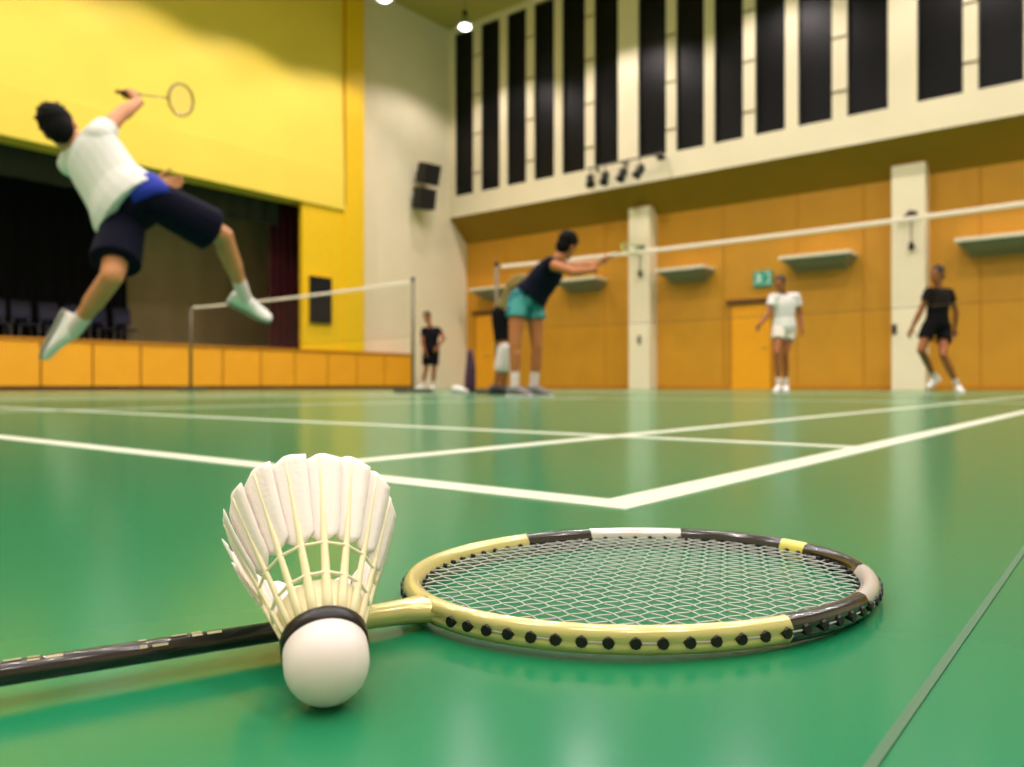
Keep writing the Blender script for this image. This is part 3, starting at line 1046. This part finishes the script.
def person(name, lab, j, look, m, vox=.0075, hairm='hair', skinm='skin', grip=None, sleeve=0.5, short_len=0.85, flare=1.5,
           pant_gap=.02, face=True, sockh=0.16, extra_root=None, upper_dir=None, curlL=.35, hemr=None, shirt_low=0.0, scale=1.0, loose=.02, shift=V((0, 0, 0))):
    """j: dict of world joints: hipL hipR kneeL kneeR ankL ankR toeL toeR shL shR elL elR wrL wrR head ; look: face direction"""
    S = scale
    pel = (j['hipL'] + j['hipR']) / 2
    che = (j['shL'] + j['shR']) / 2
    up = (che - pel).normalized()
    latp = orth(j['hipR'] - j['hipL'], up)
    latc = orth(j['shR'] - j['shL'], up)
    L = (che - pel).length
    root = empty('person', (pel.x, pel.y, 0))
    tag(root, lab, 'person')
    inv = M.Translation(-V((pel.x, pel.y, 0)))
    class B(MB):
        def build(self, *a, **k):
            for v in self.bm.verts:
                v.co -= V((pel.x, pel.y, 0))
            return MB.build(self, *a, **k)
    off = V((pel.x, pel.y, 0))

    def frame(t):
        lat = (latp * (1 - t) + latc * t).normalized()
        lat = orth(lat, up)
        return lat, up.cross(lat)          # lateral (to the right), forward
    hd = j['head']
    neckb = che + up * .035 * S

    def torso(mb, grow=0.0, t0=-.16, shoulders=True):
        st = []
        lo = loose if grow else 0
        for t, rx, ry in ((-.20, .09, .07), (-.13, .145, .10), (0.0, .165, .112), (.16, .155, .105), (.36, .135, .095), (.55, .148, .105), (.75, .168, .115), (.90, .165, .105), (1.0, .135, .08), (1.06, .075, .06)):
            if t < t0:
                continue
            lat, fw = frame(max(0, min(1, t)))
            k_ = lo * max(0, min(1, (0.8 - t) / .6))
            st.append((pel + up * (L * t) + shift * k_, lat, fw, rx * S + grow + k_, ry * S + grow + k_))
        mb.loft(st, 20)
        if shoulders:
            mb.cap(j['shL'], j['shR'], .058 * S + grow, .058 * S + grow)
    body = B()
    torso(body)
    # neck
    body.cap(neckb - up * .03, hd - (hd - neckb).normalized() * .05, .056 * S, .052 * S)
    # legs
    for s in 'LR':
        h, k, a = j['hip' + s], j['knee' + s], j['ank' + s]
        body.cap(h, k, .085 * S, .056 * S, 16)
        kd = (a - k)
        kn = kd.normalized()
        # calf muscle on the back of the shin
        fwdk = orth((k - h) + kn * 0.01, kn) if (k - h).normalized().dot(kn) < .999 else orth(frame(0)[1], kn)
        _, fw0 = frame(0)
        if fwdk.dot(fw0) < 0 and (k - h).normalized().dot(kn) > .97:
            fwdk = orth(fw0, kn)
        body.cap(k, k + kd * .5, .054 * S, .050 * S)
        body.cap(k + kd * .18 - fwdk * .016, k + kd * .48 - fwdk * .012, .046 * S, .038 * S)
        body.cap(k + kd * .5, a, .044 * S, .034 * S)
        body.cap(k + fwdk * .012, k + fwdk * .012 + kn * .03, .046 * S, .04 * S)
    # arms
    hands = {}
    for s in 'LR':
        sh, e, w = j['sh' + s], j['el' + s], j['wr' + s]
        body.cap(sh, sh + (e - sh) * .3, .056 * S, .047 * S)
        body.cap(sh + (e - sh) * .2, e, .048 * S, .038 * S)
        body.cap(e, e + (w - e) * .35, .040 * S, .041 * S)
        body.cap(e + (w - e) * .3, w, .040 * S, .026 * S)
        d = (w - e).normalized()
        if grip and s in grip:
            r = grip[s].normalized()
            if abs(r.dot(d)) > .75:
                # bend the wrist so the palm lies across the handle
                d2 = orth(d + up * .3, r)
            else:
                d2 = orth(d, r)
            n = d2.cross(r)
            if n.z > 0 and False:
                n = -n
            hand(body, w, d2, r, n, grip=True, s=S)
            hands[s] = (w + d2 * (.085 * S) + n * .024 * S, r)
        else:
            lt = orth(V((0, 0, 1)) + up * .2, d) if abs(d.z) < .85 else orth(frame(1)[1], d)
            n = d.cross(lt)
            if (n.dot(pel - w)) < 0:
                n = -n
            hand(body, w, d, lt, n, curl=curlL, s=S)
    # feet inside shoes
    for s in 'LR':
        a = j['ank' + s]
        f = (j['toe' + s] - a).normalized()
        body.cap(a, a + f * .05 + (j['dn' + s] if 'dn' + s in j else V((0, 0, -1))).normalized() * .045, .032, .024)
    # head
    hu = (hd - neckb).normalized()
    hu = (hu * .35 + up * .25 + V((0, 0, 1)) * .4).normalized() if upper_dir is None else upper_dir.normalized()
    fc = orth(look, hu)
    ls = hu.cross(fc)
    st = []
    for z, w_, d_, o_ in ((-.118, .022, .02, .055), (-.108, .040, .045, .042), (-.085, .054, .066, .024), (-.05, .064, .080, .012), (-.01, .071, .089, .004), (.03, .075, .094, -.002), (.065, .070, .088, -.006), (.09, .054, .066, -.010), (.108, .030, .036, -.012), (.114, .010, .012, -.012)):
        st.append((hd + hu * z * S + fc * o_ * S, ls, fc, w_ * S, d_ * S))
    body.loft(st, 20)
    body.cap(hd + fc * .088 + hu * .004, hd + fc * .103 - hu * .032, .008, .013, 8)     # nose
    body.cap(hd + fc * .082 + hu * .022 - ls * .04, hd + fc * .082 + hu * .022 + ls * .04, .009, .009, 8)   # brow
    for sg in (-1, 1):
        body.ell(hd + ls * (sg * .076) - fc * .008 - hu * .01, ls, fc, hu, .010, .019, .031, 10)
    b = body.build('body', skinm, root, remesh=vox, smo=2)
    if face:
        for sg in (-1, 1):
            e = B().ell(hd + ls * (sg * .031) + fc * .084 + hu * .004, ls, fc, hu, .013, .009, .007, 10)
            e.build('eye', 'eye', root, True)
        B().ell(hd + fc * .090 - hu * .056, ls, fc, hu, .024, .008, .007, 10).build('mouth', 'lip', root, True)
    hr = B()
    hr.ell(hd + hu * .032 - fc * .014, ls, fc, hu, .085 * S, .098 * S, .100 * S, 20)
    hr.ell(hd - fc * .040 - hu * .02, ls, fc, hu, .074 * S, .066 * S, .085 * S, 16)
    rnd = random.Random(len(lab))
    for q in range(26):
        az, el = rnd.uniform(0, 2 * PI), rnd.uniform(.1, 1.3)
        dv = ls * (math.cos(az) * math.cos(el)) + fc * (math.sin(az) * math.cos(el)) + hu * math.sin(el)
        if dv.dot(fc) > .6 and el < .7:
            continue
        p = hd + hu * .03 - fc * .014 + dv * .082
        hr.cap(p, p + (dv + ls * rnd.uniform(-.5, .5) - hu * .3).normalized() * .022, .018, .007, 8)
    hr.build('hair', hairm, root, remesh=vox, smo=1)
    # shirt
    sh_ = B()
    torso(sh_, .013, t0=-.05 + shirt_low)
    if sleeve > 0:
        for s in 'LR':
            a, e = j['sh' + s], j['el' + s]
            sh_.cap(a, a + (e - a) * .25, .068 * S, .066 * S)
            d = (e - a).normalized()
            px_ = orth(up, d) if abs(up.dot(d)) < .95 else orth(latc, d)
            py_ = d.cross(px_)
            sh_.loft([(a + (e - a) * t, px_, py_, r, r) for t, r in ((0, .066), (sleeve * .5, .067), (sleeve, .066))], 16)
    sh_.build(m.get('shirt_name', 'shirt'), m['shirt'], root, remesh=vox, smo=2)
    # shorts
    so = B()
    st = []
    for t, rx, ry in ((-.20, .10, .085), (-.12, .168, .124), (0.0, .184, .134), (.10, .176, .126), (.17, .160, .112)):
        lat, fw = frame(max(0, t))
        st.append((pel + up * (L * t), lat, fw, rx * S, ry * S))
    so.loft(st, 20)
    for s in 'LR':
        h, k = j['hip' + s], j['knee' + s]
        d = (k - h).normalized()
        px_ = orth(latp, d)
        py_ = d.cross(px_)
        so.cap(h, h + d * .08, .099 * S, .099 * S)
        so.loft([(h + (k - h) * t, px_, py_, r * S, r * S) for t, r in ((-.1, .06), (-.02, .098), (.2, .100 * (1 + (flare - 1) * .15)), (short_len * .6, .088 * (1 + (flare - 1) * .6)), (short_len, .082 * flare))], 18)
    sho = so.build('shorts', m['shorts'], root, remesh=vox, smo=2)
    # socks and shoes
    for s in 'LR':
        k, a = j['knee' + s], j['ank' + s]
        d = (k - a).normalized()
        if sockh:
            B().cap(a - d * .01, a + d * sockh, .039 * S, .041 * S + .06 * max(0, sockh - .16), 14).build('sock', m.get('sock', 'sock'), root, True)
        dn = j.get('dn' + s, V((0, 0, -1)))
        foot_parts2(root, a - off, (j['toe' + s] - a), dn, m['shoe'], m.get('sole', 'sole_grey'), vox)
    return root, hands, off


def foot_parts2(root, a, f, dn, ms, mso, vox):
    foot_parts(root, a, f, dn, ms, mso, 1.0, min(vox, .006))


def standing_joint(px, py_floor, Z, z=.088):
    p = P(px, py_floor, Z)
    return V((p.x, p.y, z))


def hz(v):
    v = V((v.x, v.y, 0))
    return v.normalized()


def hold_racket(hands, s, lab, fm, target_up=None, roll=0.0, facing=None):
    p, r = hands[s]
    x = r.normalized()
    zf = orth(facing if facing is not None else F_, x)
    yv = zf.cross(x)
    mm = M((x, yv, zf)).transposed().to_4x4()
    o = p - x * .085
    return racket('badminton_racket', M.Translation(o) @ mm, lab, detail=False, fm=fm)


# ---- the leaping player at the left
Z0 = 4.1
j = {}
j['hipL'] = P(127, 213, Z0 + .04)
j['hipR'] = P(153, 199, Z0 - .02)
pel = (j['hipL'] + j['hipR']) / 2
j['shL'] = P(72, 164, Z0 + .10)
j['shR'] = P(99, 136, Z0 - .04)
j['head'] = P(59.5, 128, Z0 + .0)
j['kneeR'] = J(j['hipR'], 223, 236, .43, 1)
j['ankR'] = J(j['kneeR'], 245, 298, .42, 1)
j['kneeL'] = J(j['hipL'], 112, 276, .43, -1)
j['ankL'] = J(j['kneeL'], 73, 331, .42, 1)
j['toeR'] = J(j['ankR'], 280, 314, .2, 1)
j['toeL'] = J(j['ankL'], 54, 370, .2, -1)
j['dnR'] = (j['ankR'] - j['kneeR']).normalized()
j['dnL'] = (R_ * -.9 + U_ * -.3 + F_ * -.2)
j['elR'] = J(j['shR'], 120, 115, .29, 1)
j['wrR'] = J(j['elR'], 139, 102, .25, 1)
j['elL'] = J(j['shL'], 114, 186, .29, 1)
j['wrL'] = J(j['elL'], 156, 184, .25, 1)
rdir = (P(192, 104, 4.6) - j['wrR'])
rdir = J(j['wrR'], 190, 108, .45, 1) - j['wrR']
r1, hands, off = person('person', 'black haired person in white shirt and navy shorts leaping with legs apart at the left', j,
                   look=F_ * 1 + R_ * -.25, m=dict(shirt='shirt_white', shorts='shorts_navy', shoe='shoe_white', sole='sole_grey'),
                   vox=.006, grip={'R': rdir}, sleeve=.32, short_len=.80, flare=1.5, loose=.05, shift=(U_ * -.6 - R_ * .8), shirt_low=-.0, upper_dir=U_ * .8 - R_ * .45, sockh=.12)
# bright blue waist panel and white wristband
lat = orth(j['hipR'] - j['hipL'], (j['shL'] + j['shR']) / 2 - pel)
upv = ((j['shL'] + j['shR']) / 2 - pel).normalized()
fw = upv.cross(lat)
wb = MB()
wst = []
for t, g in ((-.04, .006), (.08, .012), (.17, .010), (.24, .006)):
    wst.append((pel + upv * (.5 * t) - off + lat * .035, lat, fw, .155 + g, .124 + g))
wb.loft(wst, 20)
wb.build('waistband', 'shorts_blue', r1, True)
bd = (j['wrL'] - j['elL']).normalized()
MB().cap(j['wrL'] - bd * .07 - off, j['wrL'] - bd * .005 - off, .036, .034, 14).build('wristband', 'shirt_white', r1, True)
MB().ell(P(155, 188, Z0 - .045) - off, lat, fw, upv, .045, .055, .038).build('shorts_panel', 'shirt_white', r1, True)
hold_racket(hands, 'R', 'thin racket swung overhead by the leaping player in white', 'rblack', facing=F_ + U_ * .3)

# ---- leaning player with teal shorts
Z1 = 7.05
j = {}
j['hipL'] = P(518, 301, Z1)
j['hipR'] = P(533, 304, Z1 + .12)
j['shL'] = P(550, 264, Z1 - .17)
j['shR'] = P(560, 266, Z1 + .18)
j['head'] = P(567, 245, Z1 + .02)
j['ankL'] = standing_joint(515, 394, Z1 - .02)
j['ankR'] = standing_joint(534, 393, Z1 + .15)
j['kneeL'] = P(515, 346, Z1 - .04)
j['kneeR'] = P(537, 347, Z1 + .10)
j['toeL'] = j['ankL'] + hz(R_ * .8 - F_ * .6) * .2
j['toeR'] = j['ankR'] + hz(R_ * .95 - F_ * .5) * .2
j['elR'] = J(j['shR'], 580, 266, .29, 1)
j['wrR'] = J(j['elR'], 600, 263, .25, 1)
j['elL'] = J(j['shL'], 574, 272, .29, -1)
j['wrL'] = J(j['elL'], 591, 270, .25, 1)
rdir = J(j['wrR'], 624, 253, .45, 1) - j['wrR']
r2, hands, off = person('person', 'dark haired person in navy tank top and teal shorts leaning forward with arm stretched out', j,
                   look=R_ * .75 + F_ * .7, m=dict(shirt='shirt_navy', shirt_name='tank_top', shorts='shorts_teal', shoe='shoe_grey', sole='shoe_white'),
                   vox=.007, grip={'R': rdir}, sleeve=0, loose=.03, shirt_low=.11, short_len=.36, flare=1.3, skinm='skin_mid', upper_dir=U_ * .9 + R_ * .4, sockh=.17)
hold_racket(hands, 'R', 'lime green racket held out by the player in teal shorts', 'greenframe', facing=F_ * -.6 + R_ * .3 + U_ * .85)

# ---- player half hidden behind
Z2 = 8.75
j = {}
j['hipL'] = P(500, 314, Z2 - .02)
j['hipR'] = P(509, 315, Z2 + .2)
j['shL'] = P(519, 281, Z2 - .1)
j['shR'] = P(524, 280, Z2 + .25)
j['head'] = P(540, 277, Z2 + .1)
j['ankL'] = standing_joint(496, 394.5, Z2)
j['ankR'] = standing_joint(503, 394, Z2 + .2)
j['kneeL'] = P(503, 350, Z2 - .06)
j['kneeR'] = P(507, 352, Z2 + .16)
j['toeL'] = j['ankL'] + hz(R_ * .8 + F_ * .3) * .2
j['toeR'] = j['ankR'] + hz(R_ * .8 + F_ * .3) * .2
j['elR'] = J(j['shR'], 530, 300, .29, 1)
j['wrR'] = J(j['elR'], 522, 312, .25, -1)
j['elL'] = J(j['shL'], 516, 302, .29, -1)
j['wrL'] = J(j['elL'], 514, 318, .25, 1)
r3, hands, off = person('person', 'stooping person in dark shorts and white leg sleeves half hidden behind the teal shorts', j,
                   look=R_ * .8 + F_ * .5, m=dict(shirt='shirt_olive', shorts='shorts_black', shoe='shoe_dark', sole='shoe_dark'),
                   vox=.008, sleeve=.4, short_len=.74, flare=1.1, skinm='skin_dark', sockh=0)
for sd in 'LR':
    k_, a_ = j['knee' + sd], j['ank' + sd]
    MB().cap(k_ + (a_ - k_) * -.08 - off, k_ + (a_ - k_) * .48 - off, .066, .060, 16).build('knee_sleeve', 'sock', r3, True)

# ---- man in white
Z3 = 11.7
j = {}
j['hipL'] = P(779, 328, Z3)
j['hipR'] = P(790, 328, Z3 + .08)
j['shL'] = P(773, 298, Z3 - .03)
j['shR'] = P(796, 297, Z3 + .07)
j['head'] = P(780, 283.5, Z3 - .05)
j['ankL'] = standing_joint(779, 392, Z3 - .1)
j['ankR'] = standing_joint(786, 391, Z3 + .12)
j['kneeL'] = P(777, 353, Z3 - .16)
j['kneeR'] = P(785, 354, Z3 + .02)
j['toeL'] = j['ankL'] + hz(-R_ * .6 - F_ * .8) * .2
j['toeR'] = j['ankR'] + hz(-R_ * .3 - F_ * .9) * .2
j['elL'] = J(j['shL'], 768, 314, .28, -1)
j['wrL'] = J(j['elL'], 760, 325, .24, -1)
j['elR'] = J(j['shR'], 800, 315, .28, 1)
j['wrR'] = J(j['elR'], 802, 329, .24, -1)
# exchange so that left/right follow the body facing the camera
def mirror(j):
    for k in ('hip', 'sh', 'ank', 'knee', 'toe', 'el', 'wr'):
        j[k + 'L'], j[k + 'R'] = j[k + 'R'], j[k + 'L']


mirror(j)
person('person', 'person in white shirt and white shorts standing before the orange door', j, look=-R_ * .7 - F_ * .8,
       m=dict(shirt='shirt_white', shorts='shorts_white', shoe='shoe_white', sole='shoe_white'), vox=.009, sleeve=.5, short_len=.45, flare=1.25,
       skinm='skin_dark', hairm='hair_brown', sockh=.13, scale=.97)

# ---- man in black, right
Z4 = 10.7
j = {}
j['hipL'] = P(930, 325, Z4)
j['hipR'] = P(944, 326, Z4 + .12)
j['shL'] = P(929, 292, Z4 - .05)
j['shR'] = P(949, 293, Z4 + .1)
j['head'] = P(937, 274, Z4)
j['ankL'] = standing_joint(934, 391, Z4 + .35, .22)
j['ankR'] = standing_joint(958, 392, Z4 - .02)
j['kneeL'] = P(921, 350, Z4 - .05)
j['kneeR'] = P(943, 355, Z4 - .12)
j['toeL'] = j['ankL'] + hz(-R_ * .8 - F_ * .4) * .17 - U_ * .1
j['toeR'] = j['ankR'] + hz(-R_ * .2 - F_ * .9) * .2
j['elL'] = J(j['shL'], 920, 312, .28, -1)
j['wrL'] = J(j['elL'], 912, 328, .24, -1)
j['elR'] = J(j['shR'], 956, 311, .28, 1)
j['wrR'] = J(j['elR'], 955, 328, .24, 1)
mirror(j)
person('person', 'person in black shirt and black shorts crouching ready beside the right cream column', j, look=-R_ * .9 - F_ * .35,
       m=dict(shirt='shirt_black', shorts='shorts_black', shoe='shoe_white', sole='shoe_white'), vox=.009, sleeve=.45, short_len=.55, flare=1.3,
       skinm='skin_dark', hairm='hair_brown', sockh=.12, scale=.97)

# ---- man in black, left by the far net post
Z5 = 17.3
j = {}
j['hipL'] = P(427, 350, Z5)
j['hipR'] = P(435, 350, Z5)
j['shL'] = P(424, 330, Z5)
j['shR'] = P(438, 330, Z5 + .05)
j['head'] = P(427, 317, Z5)
j['ankL'] = standing_joint(422, 390, Z5)
j['ankR'] = standing_joint(433, 390, Z5 + .1)
j['kneeL'] = P(426, 370, Z5 - .05)
j['kneeR'] = P(434, 370, Z5)
j['toeL'] = j['ankL'] + hz(-R_ * .8 - F_ * .5) * .2
j['toeR'] = j['ankR'] + hz(-R_ * .1 - F_ * .9) * .2
j['elL'] = J(j['shL'], 422, 342, .28, -1)
j['wrL'] = J(j['elL'], 425, 352, .24, -1)
j['elR'] = J(j['shR'], 444, 338, .28, -1)
j['wrR'] = J(j['elR'], 438, 347, .24, -1)
mirror(j)
person('person', 'person all in black standing hand on hip in front of the cream wall', j, look=-R_ * .3 - F_ * .9,
       m=dict(shirt='shirt_black', shorts='shorts_black', shoe='shoe_white', sole='shoe_dark'), vox=.011, sleeve=.5, short_len=.75, flare=1.25,
       skinm='skin_dark', sockh=.10, scale=.97)

# ------------------------------------------------------------------ world, camera, view
w = bpy.data.worlds.new('world')
w.use_nodes = True
w.node_tree.nodes['Background'].inputs['Color'].default_value = (0.02, 0.025, 0.04, 1)
w.node_tree.nodes['Background'].inputs['Strength'].default_value = 0.3
sc.world = w

cd = bpy.data.cameras.new('camera')
cd.sensor_width = 36
cd.sensor_fit = 'HORIZONTAL'
cd.lens = 36 * FPX / 1024
cd.shift_y = 2.0 / 1024
cd.clip_start = 0.01
cd.clip_end = 200
cd.dof.use_dof = True
cd.dof.focus_distance = 0.34
cd.dof.aperture_fstop = 11
co = bpy.data.objects.new('camera_view', cd)
COL.objects.link(co)
co.location = CAM
co.rotation_euler = (math.radians(90), 0, TH)
sc.camera = co
sc.view_settings.view_transform = 'Standard'
sc.view_settings.look = 'None'
sc.view_settings.gamma = 1
sc.view_settings.use_curve_mapping = False
sc.view_settings.exposure = -1.5
sc.cycles.max_bounces = 6
sc.cycles.diffuse_bounces = 4
sc.cycles.use_denoising = True
